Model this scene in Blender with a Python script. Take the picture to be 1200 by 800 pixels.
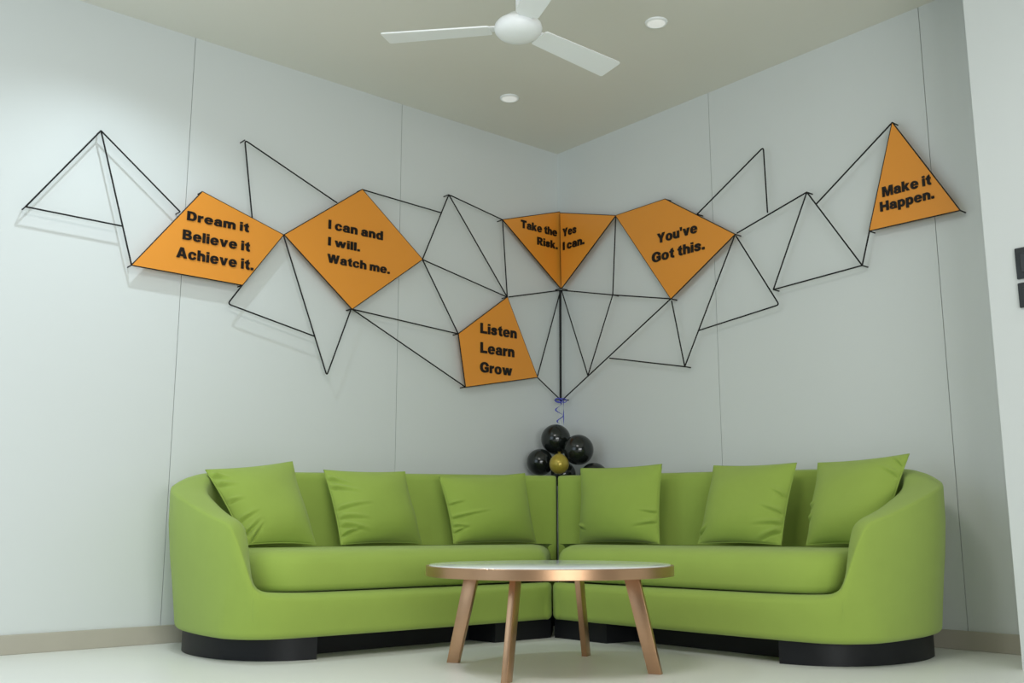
import bpy, bmesh, math, random
from mathutils import Vector, Matrix
random.seed(7)
C = bpy.context.scene.collection
S = bpy.context.scene
for o in list(bpy.data.objects):
    bpy.data.objects.remove(o)

# ------------------------------------------------------------------ camera
cam_d = bpy.data.cameras.new('camera')
cam = bpy.data.objects.new('camera', cam_d)
C.objects.link(cam)
cam_d.sensor_width = 36.0
cam_d.lens = 1184.86 * 36.0 / 1200.0
cam_d.clip_start = 0.02
cam.matrix_world = Matrix((
    (0.76067167, -0.11750535, -0.63841296, -4.29014292),
    (-0.6491358, -0.13943975, -0.7477829, -4.56803022),
    (-0.00115165, 0.98323398, -0.18234479, 0.49816283),
    (0, 0, 0, 1)))
S.camera = cam
# the photograph is 1200 x 800 and the principal point is its centre

# ------------------------------------------------------------------ light
S.view_settings.view_transform = 'Standard'
S.view_settings.look = 'None'
S.view_settings.gamma = 1.0
S.view_settings.use_curve_mapping = False
S.view_settings.exposure = 0.0
S.cycles.use_denoising = True
S.cycles.max_bounces = 8

w = bpy.data.worlds.new('world')
S.world = w
w.use_nodes = True
w.node_tree.nodes['Background'].inputs[0].default_value = (0.78, 0.90, 1.0, 1)
w.node_tree.nodes['Background'].inputs[1].default_value = 0.09


def area_light(name, loc, target, size, size_y, power, color):
    d = bpy.data.lights.new(name, 'AREA')
    d.shape = 'RECTANGLE'
    d.size, d.size_y = size, size_y
    d.energy = power
    d.color = color
    o = bpy.data.objects.new(name, d)
    C.objects.link(o)
    o.location = loc
    o.rotation_euler = (Vector(target) - Vector(loc)).to_track_quat('-Z', 'Y').to_euler()
    return o


def spot_light(name, loc, target, power, color, angle, blend, radius):
    d = bpy.data.lights.new(name, 'SPOT')
    d.energy = power
    d.color = color
    d.spot_size = math.radians(angle)
    d.spot_blend = blend
    d.shadow_soft_size = radius
    o = bpy.data.objects.new(name, d)
    C.objects.link(o)
    o.location = loc
    o.rotation_euler = (Vector(target) - Vector(loc)).to_track_quat('-Z', 'Y').to_euler()
    return o


# daylight from the glazed sides of the room: left, and behind the camera
area_light('left_window_light', (-5.6, -1.5, 1.4), (-1.5, 0.3, 1.2), 2.2, 2.0, 26, (0.74, 0.89, 1.0))
area_light('front_window_light', (-4.6, -7.4, 1.0), (-1.9, -1.2, 2.1), 3.2, 1.5, 136, (0.93, 0.965, 0.955))
# ceiling panels over the open floor
area_light('ceiling_panel_light', (-3.4, -2.8, 2.88), (-3.4, -2.8, 0), 0.9, 0.9, 36, (1.0, 0.985, 0.96))
# downlight that washes the left wall
spot_light('wall_downlight', (-2.86, -0.72, 2.87), (-2.90, -0.66, 0.0), 48, (0.80, 0.92, 1.0), 132, 1.0, 0.03)
# downlight that washes the pier
spot_light('pier_downlight', (-0.80, -3.95, 2.87), (-0.62, -3.7, 1.0), 15, (0.90, 0.97, 1.0), 120, 0.9, 0.05)

# ------------------------------------------------------------------ helpers
def srgb(r, g, b):
    f = lambda c: (c / 255 / 12.92) if c / 255 <= 0.04045 else ((c / 255 + 0.055) / 1.055) ** 2.4
    return (f(r), f(g), f(b), 1)


def material(name, col, rough=0.6, metal=0.0, var=0.0, scale=8.0, bump=0.0, bscale=200.0, stretch=None,
             sheen=0.0, spec=0.5, coat=0.0):
    m = bpy.data.materials.new(name)
    m.use_nodes = True
    nt = m.node_tree
    N, Lk = nt.nodes, nt.links
    b = N['Principled BSDF']
    b.inputs['Base Color'].default_value = col
    b.inputs['Roughness'].default_value = rough
    b.inputs['Metallic'].default_value = metal
    b.inputs['Specular IOR Level'].default_value = spec
    b.inputs['Coat Weight'].default_value = coat
    if sheen:
        b.inputs['Sheen Weight'].default_value = sheen
        b.inputs['Sheen Roughness'].default_value = 0.6
    tc = N.new('ShaderNodeTexCoord')
    mp = N.new('ShaderNodeMapping')
    if stretch:
        mp.inputs['Scale'].default_value = stretch
    Lk.new(tc.outputs['Object'], mp.inputs['Vector'])
    if var:
        n = N.new('ShaderNodeTexNoise')
        n.inputs['Scale'].default_value = scale
        n.inputs['Detail'].default_value = 4
        Lk.new(mp.outputs[0], n.inputs['Vector'])
        mx = N.new('ShaderNodeMix')
        mx.data_type = 'RGBA'
        mx.inputs['A'].default_value = tuple(c * (1 - var) for c in col[:3]) + (1,)
        mx.inputs['B'].default_value = tuple(min(1, c * (1 + var)) for c in col[:3]) + (1,)
        Lk.new(n.outputs['Fac'], mx.inputs['Factor'])
        Lk.new(mx.outputs['Result'], b.inputs['Base Color'])
    if bump:
        n2 = N.new('ShaderNodeTexNoise')
        n2.inputs['Scale'].default_value = bscale
        n2.inputs['Detail'].default_value = 3
        Lk.new(mp.outputs[0], n2.inputs['Vector'])
        bp = N.new('ShaderNodeBump')
        bp.inputs['Strength'].default_value = bump
        bp.inputs['Distance'].default_value = 0.002
        Lk.new(n2.outputs['Fac'], bp.inputs['Height'])
        Lk.new(bp.outputs[0], b.inputs['Normal'])
    return m


def obj(name, bm, mat, parent=None, smooth=True, angle=40):
    bmesh.ops.recalc_face_normals(bm, faces=bm.faces[:])
    me = bpy.data.meshes.new(name)
    bm.to_mesh(me)
    bm.free()
    if smooth:
        for p in me.polygons:
            p.use_smooth = True
        try:
            me.set_sharp_from_angle(angle=math.radians(angle))
        except Exception:
            pass
    me.materials.append(mat)
    o = bpy.data.objects.new(name, me)
    C.objects.link(o)
    if parent:
        o.parent = parent
        o.matrix_parent_inverse = parent.matrix_basis.inverted()
    return o


def tag(o, label, cat, group=None):
    o['label'] = label
    o['category'] = cat
    if group:
        o['group'] = group
    return o


def thing(name, label, cat, loc=(0, 0, 0), group=None):
    o = bpy.data.objects.new(name, None)
    o.empty_display_size = 0.05
    C.objects.link(o)
    o.location = loc
    bpy.context.view_layer.update()
    return tag(o, label, cat, group)


def struct(name, bm, mat, smooth=False):
    o = obj(name, bm, mat, None, smooth)
    o['kind'] = 'structure'
    return o


def box(bm, x0, x1, y0, y1, z0, z1):
    v = [bm.verts.new((x, y, z)) for x in (x0, x1) for y in (y0, y1) for z in (z0, z1)]
    for f in ((0, 1, 3, 2), (4, 6, 7, 5), (0, 4, 5, 1), (2, 3, 7, 6), (0, 2, 6, 4), (1, 5, 7, 3)):
        bm.faces.new([v[i] for i in f])
    return v


def bevel(bm, r, seg=2):
    bmesh.ops.bevel(bm, geom=bm.edges[:], offset=r, segments=seg, affect='EDGES', profile=0.5)


def bridge(bm, rings, closed=True, cap=True):
    for a, b in zip(rings, rings[1:]):
        n = len(a)
        for i in range(n if closed else n - 1):
            j = (i + 1) % n
            bm.faces.new((a[i], a[j], b[j], b[i]))
    if cap:
        bm.faces.new(rings[0][::-1])
        bm.faces.new(rings[-1])


def lathe(bm, prof, seg=48, center=(0, 0, 0), axis=None):
    """profile of (radius, height) revolved about z"""
    R = axis or Matrix.Identity(3)
    cen = Vector(center)
    rings = []
    for r, z in prof:
        if r < 1e-6:
            rings.append([bm.verts.new(cen + R @ Vector((0, 0, z)))])
        else:
            rings.append([bm.verts.new(cen + R @ Vector((r * math.cos(2 * math.pi * i / seg), r * math.sin(2 * math.pi * i / seg), z))) for i in range(seg)])
    for a, b in zip(rings, rings[1:]):
        for i in range(seg):
            j = (i + 1) % seg
            if len(a) == 1:
                bm.faces.new((a[0], b[j], b[i]))
            elif len(b) == 1:
                bm.faces.new((a[i], a[j], b[0]))
            else:
                bm.faces.new((a[i], a[j], b[j], b[i]))
    if len(rings[0]) > 1:
        bm.faces.new(rings[0][::-1])
    if len(rings[-1]) > 1:
        bm.faces.new(rings[-1])


def tube(bm, pts, r, seg=8, fillet=0.0):
    pts = [Vector(p) for p in pts]
    if fillet and len(pts) > 2:                      # rounded bends
        q = [pts[0]]
        for a, b, c in zip(pts, pts[1:], pts[2:]):
            u, v = (a - b).normalized(), (c - b).normalized()
            for k in range(7):
                t = k / 6
                q.append((b + u * fillet) * (1 - t) ** 2 + b * 2 * t * (1 - t) + (b + v * fillet) * t ** 2)
        q.append(pts[-1])
        pts = q
    rings = []
    ref = Vector((0.31, 0.27, 0.91)).normalized()
    for i, p in enumerate(pts):
        t = (pts[min(i + 1, len(pts) - 1)] - pts[max(i - 1, 0)]).normalized()
        rr = ref if abs(t.dot(ref)) < 0.97 else Vector((1, 0, 0))
        a = t.cross(rr).normalized()
        b = t.cross(a)
        rings.append([bm.verts.new(p + (a * math.cos(2 * math.pi * k / seg) + b * math.sin(2 * math.pi * k / seg)) * r) for k in range(seg)])
    bridge(bm, rings)


def catmull(P, n):
    """smooth resample of a list of equal-length tuples, n steps per span"""
    out = []
    for i in range(len(P) - 1):
        p0, p1, p2, p3 = P[max(i - 1, 0)], P[i], P[i + 1], P[min(i + 2, len(P) - 1)]
        for k in range(n):
            t = k / n
            out.append(tuple(0.5 * (2 * b + (c - a) * t + (2 * a - 5 * b + 4 * c - d) * t * t + (3 * b - a - 3 * c + d) * t ** 3)
                             for a, b, c, d in zip(p0, p1, p2, p3)))
    out.append(P[-1])
    return out


def inset_poly(P, d):
    """offset a closed polygon inward by d"""
    n = len(P)
    area = sum(P[i][0] * P[(i + 1) % n][1] - P[(i + 1) % n][0] * P[i][1] for i in range(n))
    s = 1 if area > 0 else -1
    out = []
    for i in range(n):
        a, b, c = Vector(P[i - 1]), Vector(P[i]), Vector(P[(i + 1) % n])
        n1 = Vector((-(b - a).y, (b - a).x)).normalized() * s
        n2 = Vector((-(c - b).y, (c - b).x)).normalized() * s
        m = (n1 + n2)
        m = m / max(m.length_squared / 2, 0.3) if m.length > 1e-6 else n1
        out.append((b.x + m.x * d, b.y + m.y * d))
    return out


def round_poly(P, rad, seg=8):
    out = []
    n = len(P)
    for i in range(n):
        r = rad[i]
        b = Vector(P[i])
        if r <= 0:
            out.append(tuple(b))
            continue
        u = (Vector(P[i - 1]) - b)
        v = (Vector(P[(i + 1) % n]) - b)
        r1, r2 = min(r, u.length * 0.49), min(r, v.length * 0.49)
        u.normalize()
        v.normalize()
        for k in range(seg + 1):
            t = k / seg
            q = (b + u * r1) * (1 - t) ** 2 + b * 2 * t * (1 - t) + (b + v * r2) * t ** 2
            out.append(tuple(q))
    return out


# ------------------------------------------------------------------ materials
M_wall = material('wall_paint', srgb(213, 217, 216), 0.6, var=0.012, scale=1.5, bump=0.05, bscale=90)
M_groove = material('panel_joint', srgb(176, 177, 172), 0.8)
M_ceil = material('ceiling_paint', srgb(223, 221, 211), 0.75, var=0.012, scale=1.2)
M_floor = material('floor_tile', srgb(236, 237, 232), 0.35, var=0.025, scale=2.0)
M_skirt = material('skirting_stone', srgb(178, 172, 158), 0.5, var=0.06, scale=7)
M_fabric = material('green_fabric', srgb(149, 172, 77), 0.9, var=0.04, scale=14, bump=0.25, bscale=420, sheen=0.12, spec=0.2)
M_pillow = material('green_pillow_fabric', srgb(150, 173, 77), 0.9, var=0.04, scale=20, bump=0.2, bscale=420, sheen=0.12, spec=0.2)
M_plinth = material('black_plinth', srgb(17, 18, 22), 0.5, spec=0.3)
M_black = material('black_rod_paint', srgb(12, 13, 13), 0.5, spec=0.3)
M_letter = material('black_acrylic', srgb(20, 15, 13), 0.45, spec=0.3)
M_orange = material('orange_acrylic', srgb(232, 150, 50), 0.38, var=0.02, scale=5)
M_copper = material('rose_gold_metal', srgb(186, 148, 116), 0.32, metal=0.9, var=0.05, scale=6, stretch=(1, 1, 12))
M_marble = material('white_marble', srgb(228, 234, 234), 0.1, var=0.03, scale=5)
M_white = material('white_fan_paint', srgb(247, 249, 250), 0.35)
M_lens = material('white_diffuser', srgb(240, 242, 240), 0.4)
for n_ in ('white_diffuser',):                       # the two lamps glow faintly
    p_ = bpy.data.materials[n_].node_tree.nodes['Principled BSDF']
    p_.inputs['Emission Color'].default_value = (1, 1, 0.97, 1)
    p_.inputs['Emission Strength'].default_value = 0.28
M_balloon = material('black_latex', srgb(26, 30, 28), 0.16, spec=0.6)
M_gold = material('gold_latex', srgb(176, 156, 62), 0.28, metal=0.35)
M_ribbon = material('blue_ribbon', srgb(72, 78, 190), 0.35)
M_plate = material('black_plate', srgb(44, 48, 52), 0.4)

# ------------------------------------------------------------------ room
H = 2.9


def wall_boards(along, joints, end):
    """smooth boards 6 mm thick with open joints on a dark backing; along: 'x' or 'y'"""
    bm = bmesh.new()
    cuts = [0.0] + joints + [end]
    for a, b in zip(cuts, cuts[1:]):
        hi, lo = (a - 0.0016 if a else 0.0), (b + 0.0016 if b != end else b)
        if along == 'x':
            box(bm, lo, hi, 0, 0.006, -0.05, H)
        else:
            box(bm, 0, 0.006, lo, hi, -0.05, H)
    return bm


struct('wall_left', wall_boards('x', [-1.2184, -2.455, -3.68, -4.9], -6.2), M_wall)
struct('wall_right', wall_boards('y', [-1.2373, -2.477], -6.2), M_wall)
bm = bmesh.new()
box(bm, -6.2, 0.15, 0.0062, 0.15, -0.05, H)
struct('trim_1', bm, M_groove)
bm = bmesh.new()
box(bm, 0.0062, 0.15, -6.2, 0.0062, -0.05, H)
struct('trim_2', bm, M_groove)
bm = bmesh.new()
box(bm, -6.4, 0.15, -6.4, 0.15, -0.12, 0)
struct('floor', bm, M_floor)
bm = bmesh.new()
box(bm, -6.4, 0.15, -6.4, 0.15, H, H + 0.12)
struct('ceiling', bm, M_ceil)
bm = bmesh.new()
box(bm, -6.2, -0.012, -0.012, 0, 0, 0.078)
bevel(bm, 0.002, 1)
struct('baseboard_left', bm, M_skirt)
bm = bmesh.new()
box(bm, -0.012, 0, -2.884, -0.012, 0, 0.078)
bevel(bm, 0.002, 1)
struct('baseboard_right', bm, M_skirt)
# pier that stands forward of the right wall
PX = -0.45
bm = bmesh.new()
box(bm, PX, 0.0, -6.2, -2.884, 0, H)
struct('wall_pier', bm, M_wall)

for z0, z1, lab in ((1.415, 1.534, 'upper of two black wall plates on the white pier at right edge'),
                    (1.306, 1.400, 'lower of two black wall plates on the white pier at right edge')):
    t = thing('switch_plate', lab, 'switch plate', (PX, -3.1, z0), 'black plates on the white pier')
    bm = bmesh.new()
    box(bm, PX - 0.012, PX, -3.21, -2.996, z0, z1)
    bevel(bm, 0.003, 2)
    obj('plate', bm, M_plate, t)
    for k in range(3):
        bm = bmesh.new()
        y1 = -3.015 - k * 0.062
        box(bm, PX - 0.016, PX - 0.010, y1 - 0.055, y1, z0 + 0.022, z1 - 0.022)
        bevel(bm, 0.002, 1)
        obj('rocker', bm, M_plate, t)

# ------------------------------------------------------------------ ceiling lights
for (x, y, lab) in ((-0.806, -0.467, 'small round white recessed ceiling light nearest the corner'),
                    (-0.829, -1.588, 'small round white recessed ceiling light right of the fan')):
    t = thing('downlight', lab, 'ceiling light', (x, y, H), 'round recessed ceiling lights')
    bm = bmesh.new()
    lathe(bm, [(0.040, H - 0.002), (0.044, H - 0.009), (0.052, H - 0.007), (0.055, H - 0.001), (0.055, H + 0.001), (0.040, H + 0.001)][0:5], 40, (x, y, 0))
    obj('trim_ring', bm, M_white, t)
    bm = bmesh.new()
    lathe(bm, [(0, H - 0.010), (0.030, H - 0.0095), (0.043, H - 0.0075), (0.043, H - 0.002)], 40, (x, y, 0))
    obj('diffuser', bm, M_lens, t)

# ------------------------------------------------------------------ ceiling fan
FX, FY, FZ = -1.715, -1.595, 2.55
fan = thing('ceiling_fan', 'white three-blade ceiling fan hanging from the ceiling', 'ceiling fan', (FX, FY, H))
bm = bmesh.new()
lathe(bm, [(0, FZ - 0.036), (0.03, FZ - 0.034), (0.06, FZ - 0.028), (0.085, FZ - 0.017), (0.098, FZ - 0.002), (0.101, FZ + 0.012),
           (0.098, FZ + 0.026), (0.09, FZ + 0.036), (0.07, FZ + 0.05), (0.045, FZ + 0.07), (0.022, FZ + 0.08)], 56, (FX, FY, 0))
obj('motor_housing', bm, M_white, fan)
bm = bmesh.new()
tube(bm, [(FX, FY, FZ + 0.075), (FX, FY, H - 0.03)], 0.011, 16)
obj('downrod', bm, M_white, fan)
bm = bmesh.new()
lathe(bm, [(0.02, H - 0.085), (0.045, H - 0.07), (0.06, H - 0.03), (0.064, H)], 40, (FX, FY, 0))
obj('canopy', bm, M_white, fan)
for ang in (131, 2, 246):
    R = Matrix.Translation((FX, FY, FZ + 0.014)) @ Matrix.Rotation(math.radians(ang), 4, 'Z') @ Matrix.Rotation(math.radians(-8.5), 4, 'X')
    bm = bmesh.new()
    outline = round_poly([(0.118, -0.050), (0.572, -0.066), (0.580, 0.062), (0.118, 0.050)], [0.012, 0.012, 0.012, 0.012], 4)
    lo = [bm.verts.new((x, y, -0.003)) for x, y in outline]
    hi = [bm.verts.new((x, y, 0.003)) for x, y in outline]
    bridge(bm, [lo, hi])
    bmesh.ops.transform(bm, matrix=R, verts=bm.verts[:])
    bl = obj('blade', bm, M_white, fan)
    bm = bmesh.new()
    box(bm, 0.085, 0.15, -0.03, 0.03, 0.002, 0.008)
    bevel(bm, 0.002, 1)
    bmesh.ops.transform(bm, matrix=R, verts=bm.verts[:])
    obj('blade_bracket', bm, M_white, bl)

# ------------------------------------------------------------------ corner sofas (built for the left wall; the right one is the mirror image)
#        inner top edge x, y, height | outward direction | width | seam height | foot x, y | lean of the inner face
ST = [(-0.458, -0.446, 0.79, 0.717, 0.697, 0.15, 0.72, -0.372, -0.3624, 0.06),
      (-0.85, -0.345, 0.786, 0.22, 0.975, 0.15, 0.715, -0.8236, -0.2279, 0.08),
      (-1.3, -0.262, 0.78, 0.15, 0.989, 0.15, 0.705, -1.282, -0.1434, 0.08),
      (-1.75, -0.205, 0.772, 0.08, 0.997, 0.145, 0.695, -1.7408, -0.0904, 0.08),
      (-2.1, -0.178, 0.764, -0.02, 1.0, 0.135, 0.7, -2.1021, -0.073, 0.06),
      (-2.28, -0.205, 0.756, -0.38, 0.925, 0.135, 0.698, -2.372, -0.112, 0.04),
      (-2.395, -0.295, 0.725, -0.821, 0.571, 0.145, 0.688, -2.486, -0.232, 0.02),
      (-2.45, -0.42, 0.665, -0.985, 0.171, 0.145, 0.652, -2.543, -0.404, 0.0),
      (-2.472, -0.57, 0.612, -1.0, -0.02, 0.128, 0.604, -2.56, -0.565, 0.0),
      (-2.482, -0.71, 0.566, -0.985, -0.17, 0.105, 0.556, -2.562, -0.7, 0.0),
      (-2.474, -0.815, 0.526, -0.894, -0.447, 0.0917, 0.515, -2.553, -0.8, 0.0),
      (-2.468, -0.85, 0.462, -0.799, -0.602, 0.0864, 0.45, -2.533, -0.855, 0.0),
      (-2.466, -0.872, 0.382, -0.647, -0.763, 0.0773, 0.37, -2.506, -0.898, 0.0),
      (-2.458, -0.888, 0.3, -0.436, -0.9, 0.0733, 0.286, -2.475, -0.93, 0.0),
      (-2.436, -0.899, 0.268, -0.252, -0.968, 0.0754, 0.252, -2.438, -0.956, 0.0),
      (-2.37, -0.91, 0.259, -0.184, -0.983, 0.0814, 0.24, -2.38, -0.98, 0.0),
      (-2.22, -0.922, 0.256, -0.1, -0.995, 0.085, 0.234, -2.2273, -0.9946, 0.0),
      (-1.9, -0.93, 0.255, -0.02, -1.0, 0.085, 0.232, -1.9015, -1.003, 0.0),
      (-1.5, -0.935, 0.254, 0.0, -1.0, 0.085, 0.232, -1.5, -1.008, 0.0),
      (-1.15, -0.935, 0.253, -0.1, -0.995, 0.085, 0.232, -1.1573, -1.0076, 0.0),
      (-0.958, -0.946, 0.253, -0.717, -0.697, 0.085, 0.232, -1.0103, -0.9969, 0.0)]
SPLIT = 13
NS = 6
ZB = 0.086


def station_ring(bm, s, mir, shrink=0.0, push=(0, 0)):
    x, y, hi, dx, dy, wd, ho, bx, by, tilt = s
    l = math.hypot(dx, dy)
    dx, dy = dx / l, dy / l
    low = hi < 0.30
    e = min(0.035, wd * 0.3)
    sx, sy = x + dx * wd, y + dy * wd
    at = lambda o: (x + dx * o, y + dy * o)
    prof = [(*at(o), z) for o, z in (
        (-tilt, 0.10), (-tilt * 0.62, 0.10 + (hi - 0.10) * 0.38), (-tilt * 0.22, 0.10 + (hi - 0.10) * 0.72),
        (-0.004, hi - e * 1.1), (0.004, hi - e * 0.35), (e * 0.55, hi - 0.004), (e * 1.1, hi))]
    k0 = e * 1.1
    for t in (0.35, 0.6, 0.8, 0.93, 1.0):
        prof.append((*at(k0 + (wd - k0) * t), hi + (ho - hi) * (t ** 3.0)))
    zt, zf = ho - 0.012, ZB + 0.028
    for t, f in ((0.0, 0.0), (0.25, 0.02), (0.5, 0.28), (0.75, 0.66), (1.0, 1.0)):
        o = 0.003 * (1 - t)
        prof.append((sx + (bx - sx) * f + dx * o, sy + (by - sy) * f + dy * o, zt + (zf - zt) * t))
    for o, z in ((-0.003, ZB + 0.016), (-0.012, ZB + 0.006), (-0.030, ZB)):
        prof.append((bx + dx * o, by + dy * o, z))
    prof.append((*at(0.02 - tilt), ZB))
    cx, cy, cz = (x + bx) / 2 - dx * tilt / 2, (y + by) / 2 - dy * tilt / 2, (hi + ZB) / 2
    vs = []
    for px, py, z in prof:
        if shrink:
            f = max(0.0, 1 - shrink / max(wd / 2, 0.04))
            px, py = cx + (px - cx) * f, cy + (py - cy) * f
            z = cz + (z - cz) * (1 - shrink / (hi - ZB) * 2)
        px, py = px + push[0], py + push[1]
        vs.append(bm.verts.new((py, px, z) if mir else (px, py, z)))
    return vs


def build_sofa(mir, label):
    P2 = (lambda x, y: (y, x)) if mir else (lambda x, y: (x, y))
    t = thing('curved_sofa', label, 'sofa', (*P2(-1.5, -0.55), 0), 'green curved corner sofas')
    ss = catmull(ST, NS)
    k = SPLIT * NS
    # back and arm in one sweep
    bm = bmesh.new()
    tan = (0.022, -0.022)
    rings = [station_ring(bm, ss[0], mir, 0.014, (0.002, -0.002)), station_ring(bm, ss[0], mir, 0.004, (0.0, 0.0)),
             station_ring(bm, ss[0], mir, 0.0, (-0.018, 0.008))]
    rings += [station_ring(bm, s, mir) for s in ss[2:k + 1]]
    bridge(bm, rings)
    obj('back_and_arm', bm, M_fabric, t, angle=70)
    # front rail of the base, the same sweep carried on along the floor
    bm = bmesh.new()
    rings = [station_ring(bm, s, mir) for s in ss[k:-2]]
    rings += [station_ring(bm, ss[-1], mir, 0.0, (-0.022, -0.008)), station_ring(bm, ss[-1], mir, 0.006), station_ring(bm, ss[-1], mir, 0.016, (0.004, -0.004))]
    bridge(bm, rings)
    # deck under the cushion
    inner = [(s[0] - s[3] * 0.01, s[1] - s[4] * 0.01) for s in ss[2:-2]]
    lo = [bm.verts.new((*P2(*q), 0.095)) for q in inner]
    hi = [bm.verts.new((*P2(*q), 0.245)) for q in inner]
    bridge(bm, [lo, hi])
    obj('seat_base', bm, M_fabric, t, angle=70)
    # seat cushion
    pl = [(-0.992, -0.948), (-1.20, -0.985), (-1.60, -0.985), (-2.0, -0.982), (-2.43, -0.968), (-2.455, -0.62), (-2.38, -0.36), (-2.22, -0.265),
          (-1.75, -0.285), (-1.30, -0.345), (-0.88, -0.43), (-0.552, -0.502)]
    outline = round_poly(pl, [0.05, 0.2, 0.2, 0.2, 0.20, 0.2, 0.1, 0.1, 0.2, 0.2, 0.2, 0.03], 7)
    bm = bmesh.new()
    rings = []
    for ins, z in ((0.06, 0.256), (0.022, 0.260), (0.006, 0.270), (0.0, 0.288), (-0.004, 0.325), (-0.002, 0.362), (0.006, 0.385),
                   (0.020, 0.402), (0.040, 0.413), (0.062, 0.418), (0.085, 0.421)):
        rings.append([bm.verts.new((*P2(*q), z)) for q in inset_poly(outline, ins)])
    bridge(bm, rings)
    obj('seat_cushion', bm, M_fabric, t, angle=60)
    # plinth blocks and the recessed rail between them
    foot = [(s[7] - s[3] * 0.045, s[8] - s[4] * 0.045) for s in ss]
    rounded = catmull([(-2.20, -0.10), (-2.36, -0.155), (-2.46, -0.26), (-2.515, -0.42), (-2.522, -0.58), (-2.490, -0.735), (-2.415, -0.855),
                       (-2.32, -0.925), (-2.21, -0.957)], 6)

    def plinth(name, poly):
        bm = bmesh.new()
        lo = [bm.verts.new((*P2(*q), 0.0)) for q in poly]
        hi = [bm.verts.new((*P2(*q), ZB + 0.004)) for q in poly]
        bridge(bm, [lo, hi])
        obj(name, bm, M_plinth, t, angle=30)
    plinth('plinth_block', rounded)
    fr = [q for q in foot[k:] if q[0] > -1.34]
    plinth('plinth_block', [(q[0], q[1]) for q in fr] + [(-0.735, -0.72), (-1.34, -0.72)])
    plinth('plinth_rail', [(-2.215, -0.80), (-1.335, -0.80), (-1.335, -0.74), (-2.215, -0.74)])
    # the rear feet of the inner half
    plinth('plinth_block', [(-1.34, -0.40), (-0.80, -0.55), (-0.56, -0.545), (-0.45, -0.435), (-1.34, -0.26)])
    return t


build_sofa(False, 'green curved fabric sofa along the left wall, its rounded arm at left')
build_sofa(True, 'green curved fabric sofa along the right wall, its rounded arm at right')

# ------------------------------------------------------------------ pillows: four corner points, bottom left, bottom right, top right, top left as seen
PILLOWS = [
    ('scatter_cushion', 'green square cushion at the far left of the left sofa, against its arm',
     [(-2.30, -0.50, .425), (-1.93, -0.44, .422), (-1.955, -0.235, .803), (-2.385, -0.245, .748)], [(-.97, -.5, .55, 14), (-.90, -.78, .5, 28), (-.8, -.93, .45, 40), (-.97, .02, .3, -12), (-.97, .5, .35, -28), (-.95, .75, .3, -40)], 1),
    ('scatter_cushion', 'green square cushion in the middle of the left sofa, creased along its left side',
     [(-1.80, -0.44, .42), (-1.29, -0.36, .42), (-1.385, -0.34, .771), (-1.80, -0.26, .768)], [(-.97, -.15, .75, 4), (-.97, -.38, .6, -14), (-.97, -.58, .65, -24), (-.93, -.8, .4, 10), (-.97, .45, .6, -24), (-.97, .7, .5, -34)], 2),
    ('scatter_cushion', 'green square cushion at the right of the left sofa, one crease at its left edge',
     [(-1.165, -0.46, .418), (-0.625, -0.47, .418), (-0.685, -0.45, .782), (-1.205, -0.385, .749)], [(-.97, -.28, .85, 9), (-.97, .12, .3, 12), (-.97, -.52, .3, -18), (-.97, -.7, .3, 25)], 3),
    ('scatter_cushion', 'green square cushion at the left of the right sofa, nearest the corner',
     [(-0.47, -0.64, .418), (-0.46, -1.19, .418), (-0.395, -1.163, .808), (-0.45, -0.637, .809)], [(.97, -.25, .35, -10), (.97, -.5, .45, 15), (-.97, -.6, .3, -20)], 4),
    ('scatter_cushion', 'green square cushion in the middle of the right sofa',
     [(-0.43, -1.405, .42), (-0.43, -1.87, .42), (-0.28, -1.87, .784), (-0.29, -1.405, .793)], [(.97, -.3, .5, -15), (.97, -.55, .6, 12), (.95, -.75, .6, 30), (.97, .1, .4, -30), (-.95, -.8, .35, 30)], 5),
    ('scatter_cushion', 'green square cushion at the far right of the right sofa, against its arm',
     [(-0.43, -1.998, .42), (-0.47, -2.37, .425), (-0.27, -2.41, .795), (-0.255, -1.965, .78)], [(.97, .45, .5, -28), (.97, .7, .4, -40), (-.97, -.5, .25, 20), (-.97, -.2, .25, 10)], 6),
]


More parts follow.
